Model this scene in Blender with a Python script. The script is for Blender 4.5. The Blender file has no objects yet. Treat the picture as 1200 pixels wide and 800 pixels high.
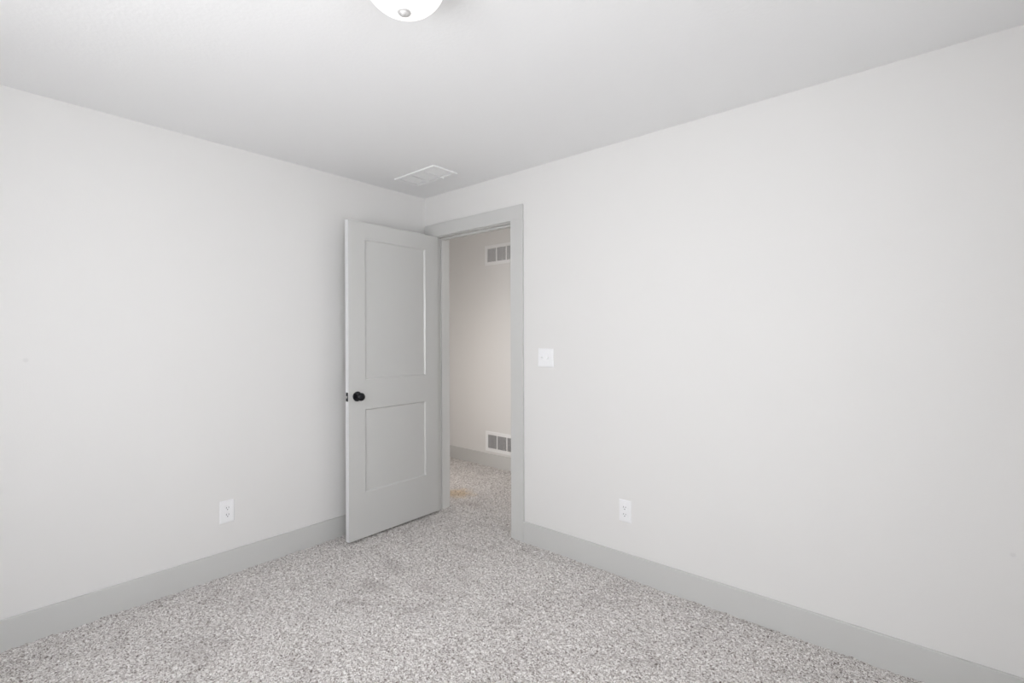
import bpy, bmesh, math, random
import numpy as np
from mathutils import Vector, Matrix

C = bpy.context.scene.collection
S = bpy.context.scene

# ---------------------------------------------------------------- camera
CX, CY, CZ, YAW, ROLL, FPX, HY = 3.0449, -2.4850, 1.3462, 0.7105, -0.0035, 572.0, 394.25
cam = bpy.data.cameras.new('camera')
cam.sensor_width = 36.0
cam.lens = FPX / 1200 * 36.0
cam.shift_y = -(400 - HY) / 1200
cam.clip_start = 0.02
camo = bpy.data.objects.new('camera', cam)
C.objects.link(camo)
r = Vector((math.cos(YAW), math.sin(YAW), 0)); f = Vector((-math.sin(YAW), math.cos(YAW), 0)); zz = Vector((0, 0, 1))
Rc = r * math.cos(ROLL) + zz * math.sin(ROLL)
Up = zz * math.cos(ROLL) - r * math.sin(ROLL)
M = Matrix((Rc, Up, -f)).transposed().to_4x4()
M.translation = (CX, CY, CZ)
camo.matrix_world = M
S.camera = camo

# ---------------------------------------------------------------- view, world, big lights
S.view_settings.view_transform = 'Standard'
S.view_settings.look = 'None'
S.view_settings.gamma = 1.0
S.view_settings.use_curve_mapping = False
S.view_settings.exposure = 0.0
w = bpy.data.worlds.new('world'); S.world = w; w.use_nodes = True
nt = w.node_tree; bg = nt.nodes['Background']
bg.inputs[0].default_value = (0.92, 0.95, 1.0, 1); bg.inputs[1].default_value = 3.5

def area(name, loc, rot, sx, sy, power, col, spread=180):
    l = bpy.data.lights.new(name, 'AREA'); l.shape = 'RECTANGLE'; l.size = sx; l.size_y = sy
    l.energy = power; l.color = col; l.spread = math.radians(spread)
    o = bpy.data.objects.new(name, l); C.objects.link(o); o.location = loc; o.rotation_euler = rot
    return o

ROOM_X, ROOM_Y, H = 3.45, -3.10, 2.44
HALL_Y, HALL_X0, HALL_X1 = 1.214, -1.75, 4.80
BWX, SWY = 2.0, -2.1            # centres of the bedroom windows (back wall, side wall)
# daylight in the two bedroom windows (behind and beside the camera) and in the window at the end of the hall
P_BACK, P_SIDE, P_BACK_UP, P_SIDE_UP, P_HALL, P_HALL_UP = 20, 11, 15, 1, 25, 10
area('window_daylight', (BWX, ROOM_Y - 0.17, 1.42), (math.radians(90), 0, 0), 1.7, 1.3, P_BACK, (0.92, 0.945, 1.0))
area('window_ground_light', (BWX, ROOM_Y - 0.30, 1.15), (math.radians(125), 0, 0), 1.7, 1.0, P_BACK_UP, (1.0, 0.945, 0.875))
area('side_window_daylight', (ROOM_X + .17, SWY, 1.42), (math.radians(90), 0, math.radians(90)), 1.1, 1.3, P_SIDE, (0.95, 0.975, 1.0))
area('side_window_ground_light', (ROOM_X + .30, SWY, 1.15), (math.radians(125), 0, math.radians(90)), 1.1, 1.0, P_SIDE_UP, (1.0, 0.98, 0.95))
P_OVERHEAD_FILL, P_WALL_FILL = 1.5, 5.0
area('hall_overhead_fill', (-.02, .32, 2.40), (0, 0, 0), .26, .3, P_OVERHEAD_FILL, (1.0, 0.94, 0.89), 115)  # unseen overhead fill added to brighten the hall, no fixture
# added fill in front of the uncut hall wall, brightens the wall opposite
area('hall_wall_fill', (-.42, .135, .98), (math.radians(90), 0, 0), .55, 1.6, P_WALL_FILL, (1.0, 0.935, 0.885))
area('hall_daylight', (HALL_X1 + 0.17, 0.66, 1.2), (math.radians(90), 0, math.radians(90)), 0.8, 1.2, P_HALL, (1.0, 0.96, 0.93))
area('hall_ground_light', (HALL_X1 + 0.30, 0.66, .9), (math.radians(125), 0, math.radians(90)), 0.8, 1.0, P_HALL_UP, (1.0, 0.93, 0.87))

# ---------------------------------------------------------------- materials
def mat(name, col, rough=0.5, metal=0.0, bump=0.0, scale=200.0, spec=0.5, var=0.0):
    m = bpy.data.materials.new(name); m.use_nodes = True
    n = m.node_tree.nodes; L = m.node_tree.links; b = n['Principled BSDF']
    b.inputs['Base Color'].default_value = (*col, 1)
    b.inputs['Roughness'].default_value = rough; b.inputs['Metallic'].default_value = metal
    b.inputs['Specular IOR Level'].default_value = spec
    tc = n.new('ShaderNodeTexCoord'); no = n.new('ShaderNodeTexNoise')
    no.inputs['Scale'].default_value = scale; no.inputs['Detail'].default_value = 3
    L.new(tc.outputs['Object'], no.inputs['Vector'])
    if bump:
        bu = n.new('ShaderNodeBump'); bu.inputs['Strength'].default_value = bump; bu.inputs['Distance'].default_value = 0.002
        L.new(no.outputs['Fac'], bu.inputs['Height']); L.new(bu.outputs['Normal'], b.inputs['Normal'])
    if var:
        mr = n.new('ShaderNodeMapRange'); mr.inputs['To Min'].default_value = 1 - var; mr.inputs['To Max'].default_value = 1 + var
        mx = n.new('ShaderNodeVectorMath'); mx.operation = 'SCALE'; mx.inputs[0].default_value = col
        L.new(no.outputs['Fac'], mr.inputs['Value']); L.new(mr.outputs[0], mx.inputs['Scale']); L.new(mx.outputs[0], b.inputs['Base Color'])
    return m

def scuffs(m, spots):
    """small grey scuffs with a shape of their own on a painted wall: (x, y, z, radius)"""
    n = m.node_tree.nodes; L = m.node_tree.links; b = n['Principled BSDF']
    col = tuple(b.inputs['Base Color'].default_value)[:3]
    geo = n.new('ShaderNodeNewGeometry'); last = None
    for (x, y, z, rad) in spots:
        d = n.new('ShaderNodeVectorMath'); d.operation = 'DISTANCE'; d.inputs[1].default_value = (x, y, z)
        L.new(geo.outputs['Position'], d.inputs[0])
        mr = n.new('ShaderNodeMapRange'); mr.inputs['From Min'].default_value = rad * .5; mr.inputs['From Max'].default_value = rad
        mr.inputs['To Min'].default_value = .935; mr.inputs['To Max'].default_value = 1.0
        L.new(d.outputs['Value'], mr.inputs['Value'])
        if last is None: last = mr.outputs[0]
        else:
            q = n.new('ShaderNodeMath'); q.operation = 'MULTIPLY'; L.new(last, q.inputs[0]); L.new(mr.outputs[0], q.inputs[1]); last = q.outputs[0]
    mx = n.new('ShaderNodeVectorMath'); mx.operation = 'SCALE'; mx.inputs[0].default_value = col
    L.new(last, mx.inputs['Scale']); L.new(mx.outputs[0], b.inputs['Base Color'])

WALL = (0.82, 0.81, 0.795)
m_wall_l = mat('wall_paint_left', WALL, 0.85, bump=0.12, scale=160, spec=0.25)
m_wall_r = mat('wall_paint_right', WALL, 0.85, bump=0.12, scale=160, spec=0.25)
m_wall = mat('wall_paint', WALL, 0.85, bump=0.12, scale=160, spec=0.25)
scuffs(m_wall_l, [(0, -2.251, 1.249, .012)]); scuffs(m_wall_r, [(3.262, 0, .561, .010)])
m_ceil = mat('ceiling_paint', (0.90, 0.90, 0.90), 0.9, bump=0.35, scale=70, spec=0.2)
m_trim = mat('trim_paint_grey', (0.65, 0.648, 0.632), 0.3, bump=0.03, scale=60, spec=0.5)
m_door = mat('door_paint_grey', (0.65, 0.648, 0.632), 0.28, bump=0.03, scale=90, spec=0.5)
m_edge = mat('door_edge_pale', (0.80, 0.80, 0.81), 0.4, bump=0.03, scale=60)
m_black = mat('black_metal', (0.012, 0.013, 0.016), 0.33, metal=0.4, bump=0.02)
m_steel = mat('brushed_steel', (0.62, 0.61, 0.58), 0.3, metal=1.0, bump=0.02)
m_nickel = mat('satin_nickel', (0.72, 0.71, 0.70), 0.45, metal=.6, bump=0.02)
m_plast = mat('white_plastic', (0.93, 0.93, 0.94), 0.35, bump=0.02)
m_slot = mat('dark_slot', (0.05, 0.05, 0.05), 0.6, bump=0.02)
m_white = mat('white_enamel', (0.93, 0.93, 0.93), 0.4, bump=0.02)
m_ventw = mat('white_vent_enamel', (0.93, 0.93, 0.93), 0.45, bump=0.02)
m_duct = mat('duct_dark', (0.10, 0.10, 0.11), 0.7, bump=0.05)
m_outer = mat('outer_wood', (0.5, 0.45, 0.4), 0.8, bump=0.1)

m_glass = bpy.data.materials.new('window_glass'); m_glass.use_nodes = True
n = m_glass.node_tree.nodes; L = m_glass.node_tree.links
for x in list(n): n.remove(x)
o_ = n.new('ShaderNodeOutputMaterial'); t_ = n.new('ShaderNodeBsdfTransparent'); g_ = n.new('ShaderNodeBsdfGlossy'); g_.inputs['Roughness'].default_value = 0.02
mx_ = n.new('ShaderNodeMixShader'); mx_.inputs[0].default_value = 0.06
L.new(t_.outputs[0], mx_.inputs[1]); L.new(g_.outputs[0], mx_.inputs[2]); L.new(mx_.outputs[0], o_.inputs[0])

# frosted lamp bowl: gives off light
LAMP_EMIT = 0.75
m_bowl = mat('frosted_glass_bowl', (0.93, 0.93, 0.92), 0.25, bump=0.02, scale=30)
b = m_bowl.node_tree.nodes['Principled BSDF']
b.inputs['Emission Color'].default_value = (1.0, 0.97, 0.93, 1); b.inputs['Emission Strength'].default_value = LAMP_EMIT

# carpet: twisted speckled pile
m_carpet = bpy.data.materials.new('speckled_carpet'); m_carpet.use_nodes = True
n = m_carpet.node_tree.nodes; L = m_carpet.node_tree.links; b = n['Principled BSDF']
b.inputs['Roughness'].default_value = 0.95; b.inputs['Specular IOR Level'].default_value = 0.1
b.inputs['Sheen Weight'].default_value = 0.15; b.inputs['Sheen Roughness'].default_value = 0.5
tc = n.new('ShaderNodeTexCoord')
def noise(scale, detail=2, rough=.5, dist=0.0, vec=None):
    x = n.new('ShaderNodeTexNoise'); x.inputs['Scale'].default_value = scale; x.inputs['Detail'].default_value = detail
    x.inputs['Roughness'].default_value = rough; x.inputs['Distortion'].default_value = dist
    L.new(vec or tc.outputs['Object'], x.inputs['Vector']); return x
def ramp(src, stops, interp='LINEAR'):
    x = n.new('ShaderNodeValToRGB'); cr = x.color_ramp; cr.interpolation = interp
    while len(cr.elements) > 1: cr.elements.remove(cr.elements[0])
    cr.elements[0].position = stops[0][0]; cr.elements[0].color = (*stops[0][1], 1)
    for p_, c_ in stops[1:]:
        e = cr.elements.new(p_); e.color = (*c_, 1)
    L.new(src, x.inputs[0]); return x
def mul(a, b_, fac=1.0):
    x = n.new('ShaderNodeMix'); x.data_type = 'RGBA'; x.blend_type = 'MULTIPLY'; x.inputs[0].default_value = fac
    L.new(a, x.inputs[6]); L.new(b_, x.inputs[7]); return x.outputs[2]
fleck = ramp(noise(125, 2.5, .62, 1.2).outputs['Fac'], [(.32, (.13, .105, .095)), (.40, (.33, .295, .275)), (.47, (.62, .585, .56)), (.55, (.86, .83, .805)), (.64, (1.0, .985, .97))])
fleck2 = ramp(noise(48, 3, .7, .8).outputs['Fac'], [(.32, (.74, .72, .71)), (.5, (.97, .965, .965)), (.7, (1.0, 1.0, 1.0))])
tread = ramp(noise(4.2, 4, .65, .6).outputs['Fac'], [(.30, (.80, .79, .79)), (.43, (.95, .95, .95)), (.55, (1, 1, 1))])
col = mul(mul(fleck.outputs[0], fleck2.outputs[0]), tread.outputs[0])
# first a painted warm light spill, then marks in the pile with a shape of their own: (x, y, radius x, radius y, tint)
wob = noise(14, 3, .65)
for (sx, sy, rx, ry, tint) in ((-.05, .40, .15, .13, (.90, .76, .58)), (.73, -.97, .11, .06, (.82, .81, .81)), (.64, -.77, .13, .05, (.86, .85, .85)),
                               (1.0, -.80, .12, .07, (.87, .86, .86)), (.22, .27, .16, .06, (.84, .82, .81))):
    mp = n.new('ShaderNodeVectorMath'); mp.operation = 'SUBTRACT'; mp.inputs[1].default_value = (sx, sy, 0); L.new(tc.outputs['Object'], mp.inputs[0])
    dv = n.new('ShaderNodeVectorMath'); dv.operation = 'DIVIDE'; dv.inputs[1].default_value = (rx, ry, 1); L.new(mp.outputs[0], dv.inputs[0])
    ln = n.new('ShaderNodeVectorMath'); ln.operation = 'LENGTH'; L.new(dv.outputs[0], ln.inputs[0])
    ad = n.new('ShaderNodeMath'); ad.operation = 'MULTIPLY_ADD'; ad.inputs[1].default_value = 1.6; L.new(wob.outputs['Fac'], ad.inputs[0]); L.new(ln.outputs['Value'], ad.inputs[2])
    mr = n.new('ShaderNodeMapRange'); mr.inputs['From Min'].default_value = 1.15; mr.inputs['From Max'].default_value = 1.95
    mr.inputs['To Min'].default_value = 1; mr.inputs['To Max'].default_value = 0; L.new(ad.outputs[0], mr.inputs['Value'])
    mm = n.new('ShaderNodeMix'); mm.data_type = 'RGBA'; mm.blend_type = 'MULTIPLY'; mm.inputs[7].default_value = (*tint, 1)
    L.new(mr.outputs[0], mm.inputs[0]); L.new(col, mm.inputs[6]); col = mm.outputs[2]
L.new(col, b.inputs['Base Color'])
bu = n.new('ShaderNodeBump'); bu.inputs['Strength'].default_value = .5; bu.inputs['Distance'].default_value = .004
L.new(noise(260, 2).outputs['Fac'], bu.inputs['Height']); L.new(bu.outputs['Normal'], b.inputs['Normal'])

# ---------------------------------------------------------------- helpers
def box(bm, x0, x1, y0, y1, z0, z1, bev=0.0, seg=2):
    t = bmesh.new()
    bmesh.ops.create_cube(t, size=1.0)
    for v in t.verts:
        v.co = Vector(((x0 + x1) / 2 + v.co.x * (x1 - x0), (y0 + y1) / 2 + v.co.y * (y1 - y0), (z0 + z1) / 2 + v.co.z * (z1 - z0)))
    if bev: bmesh.ops.bevel(t, geom=t.edges[:], offset=bev, segments=seg, profile=.5, affect='EDGES')
    merge(bm, t)
def merge(bm, t, mtx=None):
    me = bpy.data.meshes.new('tmp'); t.to_mesh(me); t.free()
    if mtx: me.transform(mtx)
    bm.from_mesh(me); bpy.data.meshes.remove(me)
def prism(bm, pts, axis, a0, a1):
    """extrude a closed polygon given in the two other axes along axis"""
    def P(u, v, a):
        return {'x': (a, u, v), 'y': (u, a, v), 'z': (u, v, a)}[axis]
    A = [bm.verts.new(P(u, v, a0)) for u, v in pts]; B = [bm.verts.new(P(u, v, a1)) for u, v in pts]
    bm.faces.new(A); bm.faces.new(B[::-1])
    k = len(pts)
    for i in range(k): bm.faces.new((A[i], B[i], B[(i + 1) % k], A[(i + 1) % k]))
    bmesh.ops.recalc_face_normals(bm, faces=bm.faces[:])
def lathe(bm, prof, seg=48, axis='z', origin=(0, 0, 0)):
    """revolve (radius, height) profile"""
    t = bmesh.new(); rings = []
    for (rr, h) in prof:
        if rr < 1e-6: rings.append([t.verts.new((0, 0, h))])
        else: rings.append([t.verts.new((rr * math.cos(2 * math.pi * k / seg), rr * math.sin(2 * math.pi * k / seg), h)) for k in range(seg)])
    for a, b_ in zip(rings, rings[1:]):
        for k in range(seg):
            q = (k + 1) % seg
            vs = []
            for v in (a[k % len(a)], a[q % len(a)], b_[q % len(b_)], b_[k % len(b_)]):
                if v not in vs: vs.append(v)
            if len(vs) > 2: t.faces.new(vs)
    bmesh.ops.recalc_face_normals(t, faces=t.faces[:])
    R = {'z': Matrix.Identity(4), 'x': Matrix.Rotation(math.pi / 2, 4, 'Y'), '-x': Matrix.Rotation(-math.pi / 2, 4, 'Y'), '-y': Matrix.Rotation(math.pi / 2, 4, 'X'), 'y': Matrix.Rotation(-math.pi / 2, 4, 'X')}[axis]
    merge(bm, t, Matrix.Translation(origin) @ R)
def link(name, bm, m, parent=None, smooth=False, loc=None, kind=None, label=None, cat=None, group=None):
    me = bpy.data.meshes.new(name); bm.to_mesh(me); bm.free()
    if smooth:
        for p in me.polygons: p.use_smooth = True
    me.materials.append(m)
    o = bpy.data.objects.new(name, me); C.objects.link(o)
    if parent: o.parent = parent
    if loc: o.location = loc
    tag(o, label, cat, group, kind)
    return o
def tag(o, label=None, cat=None, group=None, kind=None):
    if label: o['label'] = label
    if cat: o['category'] = cat
    if group: o['group'] = group
    if kind: o['kind'] = kind
def empty(name, loc, rot=(0, 0, 0), label=None, cat=None, group=None, kind=None):
    o = bpy.data.objects.new(name, None); C.objects.link(o); o.location = loc; o.rotation_euler = rot; o.empty_display_size = .1
    tag(o, label, cat, group, kind); return o
def smooth_by_angle(o, deg=35):
    me = o.data
    for p in me.polygons: p.use_smooth = True
    me.set_sharp_from_angle(angle=math.radians(deg))

# ---------------------------------------------------------------- shell
WT = 0.12                       # wall thickness
JL, JR, JZ = 0.138, 0.903, 2.113    # jamb faces and head underside
RO = 0.018
# floor: displaced pile over a slab
STEP = 0.006
xs = np.arange(HALL_X0, HALL_X1 + STEP, STEP); ys = np.arange(ROOM_Y, HALL_Y + STEP, STEP)
# the carpet follows the plan: bedroom, doorway, hall
rng = np.random.default_rng(5)
def blur(a, k):
    for _ in range(k):
        a = (np.roll(a, 1, 0) + a * 2 + np.roll(a, -1, 0)) / 4
        a = (np.roll(a, 1, 1) + a * 2 + np.roll(a, -1, 1)) / 4
    return a / a.std()
nx, ny = len(xs), len(ys)
h1 = blur(rng.standard_normal((nx, ny)), 1); h2 = blur(rng.standard_normal((nx, ny)), 14)
Hh = np.clip(h1 * 0.0019 + h2 * 0.0006, -0.006, 0.0045) - 0.001
jx = rng.uniform(-.35, .35, (nx, ny)) * STEP; jy = rng.uniform(-.35, .35, (nx, ny)) * STEP
X, Y = np.meshgrid(xs, ys, indexing='ij')
co = np.stack([X + jx, Y + jy, Hh], -1).reshape(-1, 3)
idx = np.arange(nx * ny).reshape(nx, ny)
quads = np.stack([idx[:-1, :-1], idx[1:, :-1], idx[1:, 1:], idx[:-1, 1:]], -1).reshape(-1, 4)
cxm = (X[:-1, :-1] + STEP / 2).ravel(); cym = (Y[:-1, :-1] + STEP / 2).ravel()
keep = ((cxm > 0.0) & (cxm < ROOM_X) & (cym < 0.0)) | ((cym >= 0.0) & (cym <= WT) & (cxm > JL - .01) & (cxm < JR + .01)) | (cym > WT)
quads = quads[keep]
used, inv = np.unique(quads, return_inverse=True)
co = co[used]; quads = inv.reshape(-1, 4)
me = bpy.data.meshes.new('floor')
me.vertices.add(len(co)); me.vertices.foreach_set('co', co.ravel().astype(np.float32))
me.loops.add(quads.size); me.loops.foreach_set('vertex_index', quads.ravel().astype(np.int32))
me.polygons.add(len(quads)); me.polygons.foreach_set('loop_start', np.arange(0, quads.size, 4, dtype=np.int32))
me.polygons.foreach_set('loop_total', np.full(len(quads), 4, dtype=np.int32))
me.update(); me.validate()
me.materials.append(m_carpet)
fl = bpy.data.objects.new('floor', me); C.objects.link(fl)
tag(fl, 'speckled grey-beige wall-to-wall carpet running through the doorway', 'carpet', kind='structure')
bm = bmesh.new(); box(bm, HALL_X0 - .12, HALL_X1 + .12, ROOM_Y - .12, HALL_Y + .12, -.12, -.012)
link('floor_slab', bm, m_outer, parent=fl)

bm = bmesh.new(); box(bm, HALL_X0 - .12, HALL_X1 + .12, ROOM_Y - .12, HALL_Y + .12, H, H + .12)
link('ceiling', bm, m_ceil, kind='structure', label='flat white ceiling above the bedroom and the hall', cat='ceiling')
bm = bmesh.new(); box(bm, -.12, 0, ROOM_Y, 0, -.012, H)
link('wall_left', bm, m_wall_l, kind='structure', label='pale off-white wall to the left of the open door', cat='wall')
bm = bmesh.new()
prism(bm, [(HALL_X0, -.012), (JL - RO, -.012), (JL - RO, JZ + RO), (JR + RO, JZ + RO), (JR + RO, -.012), (HALL_X1, -.012), (HALL_X1, H), (HALL_X0, H)], 'y', 0, WT)
link('wall_right', bm, m_wall_r, kind='structure', label='pale off-white wall to the right, with the doorway cut in it', cat='wall')
# back wall with its window
def wall_with_hole(u0, u1, z1, a, b_, c, d, axis, p0, p1, name, lab):
    bm = bmesh.new()
    for q in ((u0, a, -.012, z1), (b_, u1, -.012, z1), (a, b_, -.012, c), (a, b_, d, z1)):
        if axis == 'y': box(bm, q[0], q[1], p0, p1, q[2], q[3])
        else: box(bm, p0, p1, q[0], q[1], q[2], q[3])
    link(name, bm, m_wall, kind='structure', label=lab, cat='wall')
wall_with_hole(-.12, ROOM_X + .12, H, BWX - .8, BWX + .8, .82, 2.05, 'y', ROOM_Y - .12, ROOM_Y, 'wall_back', 'bedroom wall behind the camera with a wide window')
wall_with_hole(ROOM_Y, 0, H, SWY - .55, SWY + .55, .82, 2.05, 'x', ROOM_X, ROOM_X + .12, 'wall_side', 'bedroom wall beside the camera with a window, out of the picture')
wall_with_hole(WT, HALL_Y, H, .28, 1.04, .6, 1.8, 'x', HALL_X1, HALL_X1 + .12, 'wall_hall_end', 'end wall of the hall with a window, out of the picture')
bm = bmesh.new(); box(bm, HALL_X0, HALL_X1 + .12, HALL_Y, HALL_Y + .12, -.012, H)
link('wall_hall', bm, m_wall, kind='structure', label='hall wall seen through the doorway, with two white grilles', cat='wall')
bm = bmesh.new(); box(bm, HALL_X0 - .12, HALL_X0, WT, HALL_Y, -.012, H)
link('wall_hall_side', bm, m_wall, kind='structure', label='far left end wall of the hall, out of the picture', cat='wall')

def window(name, loc, rotz, wd, hg, lab):
    e = empty(name, loc, (0, 0, rotz), lab, 'window', kind='structure')
    bm = bmesh.new(); t = .05; hw = wd / 2
    for q in ((-hw, -hw + t, 0, hg), (hw - t, hw, 0, hg), (-hw + t, hw - t, 0, t), (-hw + t, hw - t, hg - t, hg), (-hw + t, hw - t, hg / 2 - .02, hg / 2 + .02)):
        box(bm, q[0], q[1], -.035, .035, q[2], q[3], .004)
    link('window_frame', bm, m_white, e)
    bm = bmesh.new(); box(bm, -hw + t, hw - t, -.004, .004, t, hg / 2 - .02); box(bm, -hw + t, hw - t, -.004, .004, hg / 2 + .02, hg - t)
    link('window_pane', bm, m_glass, e)
window('window_1', (BWX, ROOM_Y - .06, .82), 0, 1.6, 1.23, 'wide white bedroom window behind the camera')
window('window_3', (ROOM_X + .06, SWY, .82), math.pi / 2, 1.1, 1.23, 'white bedroom window beside the camera')
window('window_2', (HALL_X1 + .06, .66, .6), math.pi / 2, .76, 1.2, 'white window at the end of the hall')

# baseboards (slim square-edged boards with an eased top edge)
BH, BT = .1343, .014
def board(name, lab, runs):
    bm = bmesh.new()
    for (x0, x1, y0, y1) in runs:
        t = bmesh.new(); box(t, x0, x1, y0, y1, -.012, BH)
        es = [e for e in t.edges if all(v.co.z > BH - 1e-4 for v in e.verts)]
        bmesh.ops.bevel(t, geom=es, offset=.0022, segments=2, profile=.5, affect='EDGES')
        merge(bm, t)
    link(name, bm, m_trim, kind='structure', label=lab, cat='baseboard')
CO = 1.0115                     # outer edge of the door casing
board('baseboard_left', 'grey baseboard along the wall left of the door', [(0, BT, ROOM_Y, -BT)])
board('baseboard_right', 'grey baseboard along the wall right of the doorway', [(CO, ROOM_X, -BT, 0)])
board('baseboard_side', 'grey baseboard on the wall beside the camera', [(ROOM_X - BT, ROOM_X, ROOM_Y + BT, -BT)])
board('baseboard_back', 'grey baseboard under the bedroom window', [(BT, ROOM_X, ROOM_Y, ROOM_Y + BT)])
board('baseboard_hall', 'grey baseboard at the foot of the hall wall', [(HALL_X0, HALL_X1, HALL_Y - BT, HALL_Y)])

# casing, jambs and stops
CT = .0165
def casing(name, lab, y0, y1):
    bm = bmesh.new()
    box(bm, .033, JL - .005, y0, y1, -.010, JZ + .005, .0015)
    box(bm, JR + .005, CO, y0, y1, -.010, JZ + .005, .0015)
    box(bm, .022, CO, y0, y1, JZ + .005, JZ + .104, .0015)
    link(name, bm, m_trim, kind='structure', label=lab, cat='door casing')
casing('trim_1', 'flat grey casing framing the doorway on the bedroom side', -CT, 0)
casing('trim_2', 'flat grey casing framing the doorway on the hall side', WT, WT + CT)
e = empty('trim_3', (0, 0, 0), label='grey door jamb lining the doorway', cat='door jamb', kind='structure')
bm = bmesh.new()
box(bm, JL - RO, JL, 0, WT, -.010, JZ + RO, .001); box(bm, JR, JR + RO, 0, WT, -.010, JZ + RO, .001); box(bm, JL, JR, 0, WT, JZ, JZ + RO, .001)
link('door_jamb', bm, m_trim, e)
bm = bmesh.new()
box(bm, JL, JL + .012, .042, .078, -.010, JZ, .0015); box(bm, JR - .012, JR, .042, .078, -.010, JZ, .0015); box(bm, JL + .012, JR - .012, .042, .078, JZ - .012, JZ, .0015)
link('door_stop', bm, m_trim, e)

# ---------------------------------------------------------------- the open door
# local frame: u from free edge to hinge = +X', face towards the room/camera = +Z' mapped to world
DW, DT, Z0, Z1 = .764, .036, .015, 2.110
fx, fy, hx, hy = .1830, -.7815, .1735, -.0175
ang = math.atan2(hy - fy, hx - fx)           # direction free -> hinge
# door local axes: X along free->hinge, Y = towards the left wall (away from camera), Z up ; visible face at local y=0
door = empty('door_1', (fx, fy, 0), (0, 0, ang), 'grey two-panel door standing open against the left wall, black knob', 'door', kind='structure')
def panel_leaf():
    bm = bmesh.new()
    R = [(.124, .642, 1.062, 2.0), (.124, .642, .312, .866)]
    dep, sl = .0105, .009
    xsg = [0, .124, .642, DW]; zsg = [Z0, .312, .866, 1.062, 2.0, Z1]
    for side in (0, 1):
        def V(x, z, d):
            y = d if side == 0 else DT - d
            return bm.verts.new((x, y, z))
        for i in range(3):
            for j in range(5):
                hole = i == 1 and j in (1, 3)
                x0, x1, z0, z1 = xsg[i], xsg[i + 1], zsg[j], zsg[j + 1]
                if not hole:
                    bm.faces.new([V(x0, z0, 0), V(x1, z0, 0), V(x1, z1, 0), V(x0, z1, 0)])
                else:
                    a = [(x0, z0), (x1, z0), (x1, z1), (x0, z1)]
                    A = [V(x, z, 0) for x, z in a]
                    for s_, d_ in ((sl, dep),):   # sloped sticking round the flat panel
                        B = [V(x, z, d_) for x, z in ((x0 + s_, z0 + s_), (x1 - s_, z0 + s_), (x1 - s_, z1 - s_), (x0 + s_, z1 - s_))]
                        for k in range(4): bm.faces.new([A[k], A[(k + 1) % 4], B[(k + 1) % 4], B[k]])
                        A = B
                    bm.faces.new(B)
    # edges
    def q(*p): bm.faces.new([bm.verts.new(v) for v in p])
    for x in (0, DW): q((x, 0, Z0), (x, DT, Z0), (x, DT, Z1), (x, 0, Z1))
    for z in (Z0, Z1): q((0, 0, z), (DW, 0, z), (DW, DT, z), (0, DT, z))
    bmesh.ops.remove_doubles(bm, verts=bm.verts[:], dist=1e-5)
    bmesh.ops.recalc_face_normals(bm, faces=bm.faces[:])
    es = [e for e in bm.edges if abs(e.verts[0].co.x - e.verts[1].co.x) < 1e-5 and abs(e.verts[0].co.y - e.verts[1].co.y) < 1e-5 and (e.verts[0].co.x < 1e-4 or e.verts[0].co.x > DW - 1e-4)]
    bmesh.ops.bevel(bm, geom=es, offset=.0012, segments=2, profile=.5, affect='EDGES')
    return bm
dp = link('door_panel', panel_leaf(), m_door, door)
dp.data.materials.append(m_edge)             # lighter colour on the latch edge
for p in dp.data.polygons:
    if p.normal.x < -.95 and p.center.x < 1e-3: p.material_index = 1
KZ = .957
# knob on the visible face (and its twin on the other side)
kp = [(.0, 0), (.0325, 0), (.0325, .004), (.030, .008), (.0135, .010), (.0115, .014), (.0115, .026), (.016, .031), (.0235, .036), (.0262, .043), (.0262, .050), (.0235, .056), (.017, .0605), (.008, .0625), (0, .063)]
for side in (0, 1):
    bm = bmesh.new()
    lathe(bm, kp, 40, '-y' if side == 0 else 'y', (.063, 0 if side == 0 else DT, KZ))
    k = link('door_knob', bm, m_black, door, label='black round knob'); smooth_by_angle(k, 50)
bm = bmesh.new(); box(bm, -.0012, .0006, .006, DT - .006, KZ - .029, KZ + .029, .0008)
lp = link('latch_plate', bm, m_black, door, label='black latch plate on the door edge')
bm = bmesh.new()
prism(bm, [(-.011, .012), (-.0012, .012), (-.0012, .024), (-.004, .024)], 'z', KZ - .007, KZ + .007)
link('latch_bolt', bm, m_steel, lp, label='shiny metal bolt')
for hz in (1.905, 1.10, .24):
    bm = bmesh.new()
    box(bm, DW - .0005, DW + .0012, .003, DT, hz - .045, hz + .045, .0004)
    lathe(bm, [(0, -.046), (.0062, -.046), (.0062, .046), (.004, .050), (0, .051)], 20, 'z', (DW + .003, DT + .005, hz))
    link('hinge', bm, m_black, door, label='black hinge')

# ---------------------------------------------------------------- wall plates
def plate(bm, wd, hg, t=.0055):
    """bevelled wall plate in local XZ, front towards -Y"""
    prof = bmesh.new()
    a = [(-wd / 2, -hg / 2), (wd / 2, -hg / 2), (wd / 2, hg / 2), (-wd / 2, hg / 2)]
    i_ = .005
    b_ = [(x - math.copysign(i_, x), z - math.copysign(i_, z)) for x, z in a]
    A = [prof.verts.new((x, 0, z)) for x, z in a]; A2 = [prof.verts.new((x, -t * .35, z)) for x, z in a]; B = [prof.verts.new((x, -t, z)) for x, z in b_]
    for P_, Q_ in ((A, A2), (A2, B)):
        for k in range(4): prof.faces.new([P_[k], P_[(k + 1) % 4], Q_[(k + 1) % 4], Q_[k]])
    prof.faces.new(B); prof.faces.new(A[::-1])
    bmesh.ops.recalc_face_normals(prof, faces=prof.faces[:])
    merge(bm, prof)
def screw(parent, x, z, y=-.0055):
    bm = bmesh.new(); lathe(bm, [(.0036, 0), (.0036, .0006), (.002, .0011), (0, .0011)], 16, '-y', (x, y, z))
    link('screw', bm, m_plast, parent)
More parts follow.
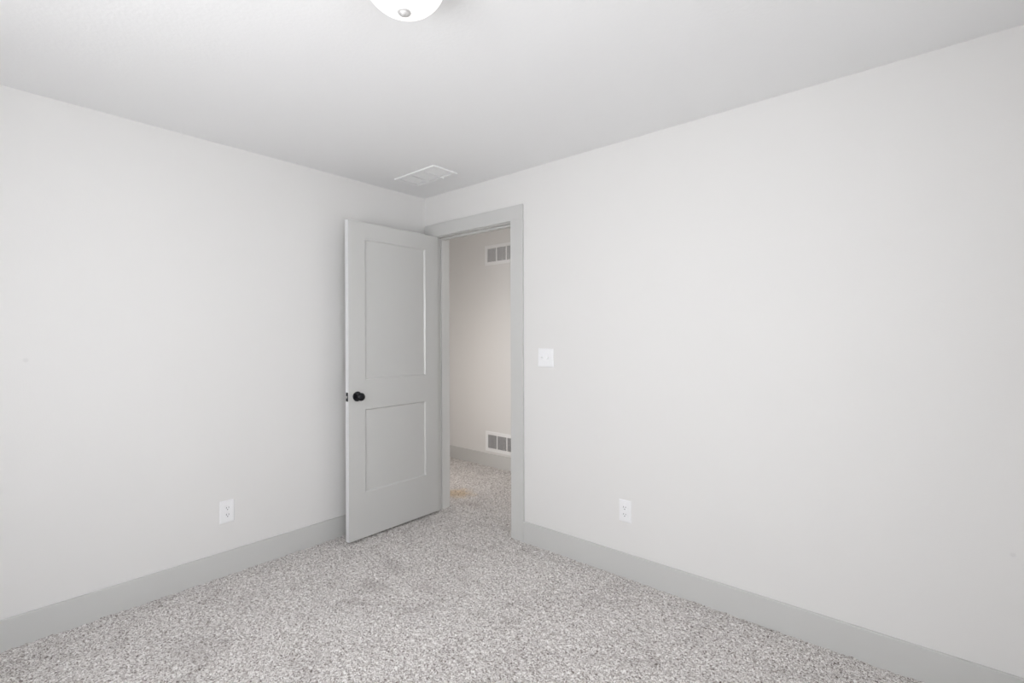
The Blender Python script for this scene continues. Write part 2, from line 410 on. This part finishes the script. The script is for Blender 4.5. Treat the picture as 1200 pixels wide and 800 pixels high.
def outlet(loc, rz, wd, hg, lab):
    e = empty('wall_outlet', loc, (0, 0, rz), lab, 'outlet', group='duplex wall outlets')
    bm = bmesh.new(); plate(bm, wd, hg); link('face_plate', bm, m_plast, e)
    screw(e, 0, 0)
    for s in (1, -1):
        zc = s * .0195
        bm = bmesh.new()
        pts = []
        for k in range(32):                         # round face flattened top and bottom
            a = 2 * math.pi * k / 32
            pts.append((.0172 * math.cos(a), zc + max(-.0138, min(.0138, .0172 * math.sin(a)))))
        prism(bm, pts, 'y', -.0085, -.0050)
        rcp = link('receptacle', bm, m_plast, e)
        bm = bmesh.new()
        box(bm, -.0075, -.0052, -.0088, -.0080, zc - .001, zc + .008)
        box(bm, .0052, .0075, -.0088, -.0080, zc, zc + .007)
        lathe(bm, [(0, 0), (.0026, 0), (.0026, .0008), (0, .0008)], 14, '-y', (0, -.0080, zc - .0075))
        link('socket_slots', bm, m_slot, rcp, label='dark plug slots')
outlet((1.740, 0, .368), 0, .074, .122, 'white duplex wall outlet low on the right wall')
outlet((0, -1.439, .358), math.pi / 2, .076, .126, 'white duplex wall outlet low on the left wall near the open door')

sw = empty('light_switch', (1.189, 0, 1.212), (0, 0, 0), 'white double toggle light switch on the wall right of the doorway', 'light switch')
bm = bmesh.new(); plate(bm, .120, .117); link('face_plate', bm, m_plast, sw)
for x, up in ((-.023, 1), (.023, -1)):
    bm = bmesh.new(); box(bm, x - .0052, x + .0052, -.0075, -.005, -.012, .012, .0006)
    bb = bmesh.new(); box(bb, -.0042, .0042, -.017, 0, -.0045, .0045, .001)
    merge(bm, bb, Matrix.Translation((x, -.005, 0)) @ Matrix.Rotation(math.radians(-28 * up), 4, 'X'))
    link('toggle', bm, m_plast, sw)
    for z in (.030, -.030): screw(sw, x, z)

# ---------------------------------------------------------------- ceiling register
vx0, vx1, vy0, vy1 = .235, .650, -.458, -.252
v = empty('ceiling_vent', ((vx0 + vx1) / 2, (vy0 + vy1) / 2, H), (0, 0, 0), 'white three-section air register on the ceiling near the corner above the door', 'air vent')
def register(parent, L_, W_, border, ncell, nslat, tilt, mface, mback, depth=.006, gap=.007, chord=.92, gapdark=.0, slz=-.0028):
    """register in local XY, front towards -Z; cells along X, slats along X"""
    bm = bmesh.new(); hx_, hy_ = L_ / 2, W_ / 2
    def bar(x0, x1, y0, y1, z0=-depth): box(bm, x0, x1, y0, y1, z0, 0, .0012)
    bar(-hx_, hx_, -hy_, -hy_ + border); bar(-hx_, hx_, hy_ - border, hy_)
    bar(-hx_, -hx_ + border, -hy_ + border, hy_ - border); bar(hx_ - border, hx_, -hy_ + border, hy_ - border)
    fr = link('frame', bm, mface, parent)
    iw = L_ - 2 * border; cw = (iw - gap * (ncell - 1)) / ncell
    x = -hx_ + border; gp = gapdark
    for k in range(ncell):
        if k < ncell - 1:
            bm = bmesh.new(); box(bm, x + cw, x + cw + gap, -hy_ + border, hy_ - border, -depth * .8, -.0005, .0006)
            link('divider', bm, mface, parent)
        bm = bmesh.new(); ih = W_ - 2 * border
        for s in range(nslat):
            yc = -hy_ + border + gp + (s + .5) * (ih - 2 * gp) / nslat
            t = bmesh.new(); box(t, gp, cw - gp, -.5 * ih / nslat * chord, .5 * ih / nslat * chord, -.0005, .0005)
            merge(bm, t, Matrix.Translation((x, yc, slz)) @ Matrix.Rotation(math.radians(tilt), 4, 'X'))
        link('louver', bm, mface, parent)
        x += cw + gap
    bm = bmesh.new(); box(bm, -hx_ + border, hx_ - border, -hy_ + border, hy_ - border, -.0006, -.0001)
    link('duct_opening', bm, mback, parent)
register(v, vx1 - vx0, vy1 - vy0, .026, 3, 12, 4, m_ventw, m_duct, depth=.010, gap=.006, chord=.94, gapdark=.006, slz=-.0045)
bm = bmesh.new(); lathe(bm, [(0, 0), (.0055, 0), (.0055, .006), (.003, .008), (0, .008)], 16, 'z', (0, 0, 0))
o = link('damper_lever', bm, m_ventw, v, loc=(.075, .0915, -.0155)); smooth_by_angle(o)

# hall grilles (two, one above the other)
def grille(zc, lab, tilt, group):
    # rotate so local -Z faces -Y (into the hall), local X stays world X
    g = empty('wall_grille', (-.275, HALL_Y, zc), (math.radians(-90), 0, 0), lab, 'return air grille', group)
    register(g, .455, .205, .033, 3, 16, tilt, m_white, m_duct, depth=.007, gap=.011, chord=.5)
grille(2.190, 'white three-section return air grille high on the hall wall', 38, 'hall wall grilles')
grille(.258, 'white three-section return air grille just above the hall baseboard', 38, 'hall wall grilles')

# ---------------------------------------------------------------- ceiling lamp
LX, LY = 1.865, -1.597
lamp = empty('ceiling_light', (LX, LY, H), label='flush mount ceiling light with a white frosted glass bowl', cat='ceiling light')
bm = bmesh.new(); lathe(bm, [(0, 0), (.106, 0), (.112, -.005), (.112, -.018), (.100, -.023), (0, -.023)], 64)
o = link('ceiling_pan', bm, m_white, lamp); smooth_by_angle(o)
prof = []
R_, D_ = .125, .108
for k in range(0, 19):
    a = math.radians(90 * k / 18)
    prof.append((R_ * math.cos(a), -.027 - D_ * math.sin(a)))
outer = prof
inner = [(max(0, rr - .004), hh + .0035) for rr, hh in prof][::-1]
bm = bmesh.new(); lathe(bm, inner + [(R_ - .002, -.0245)] + outer, 72)
o = link('glass_bowl', bm, m_bowl, lamp, smooth=True, label='white frosted glass bowl')
bm = bmesh.new(); lathe(bm, [(0, -.1325), (.019, -.1325), (.0205, -.1352), (.0190, -.1378), (.0150, -.139), (.0145, -.1405), (.0105, -.1425), (.0095, -.1440), (.005, -.1465), (0, -.147)], 28)
o = link('finial', bm, m_nickel, lamp, label='small metal finial'); smooth_by_angle(o, 50)
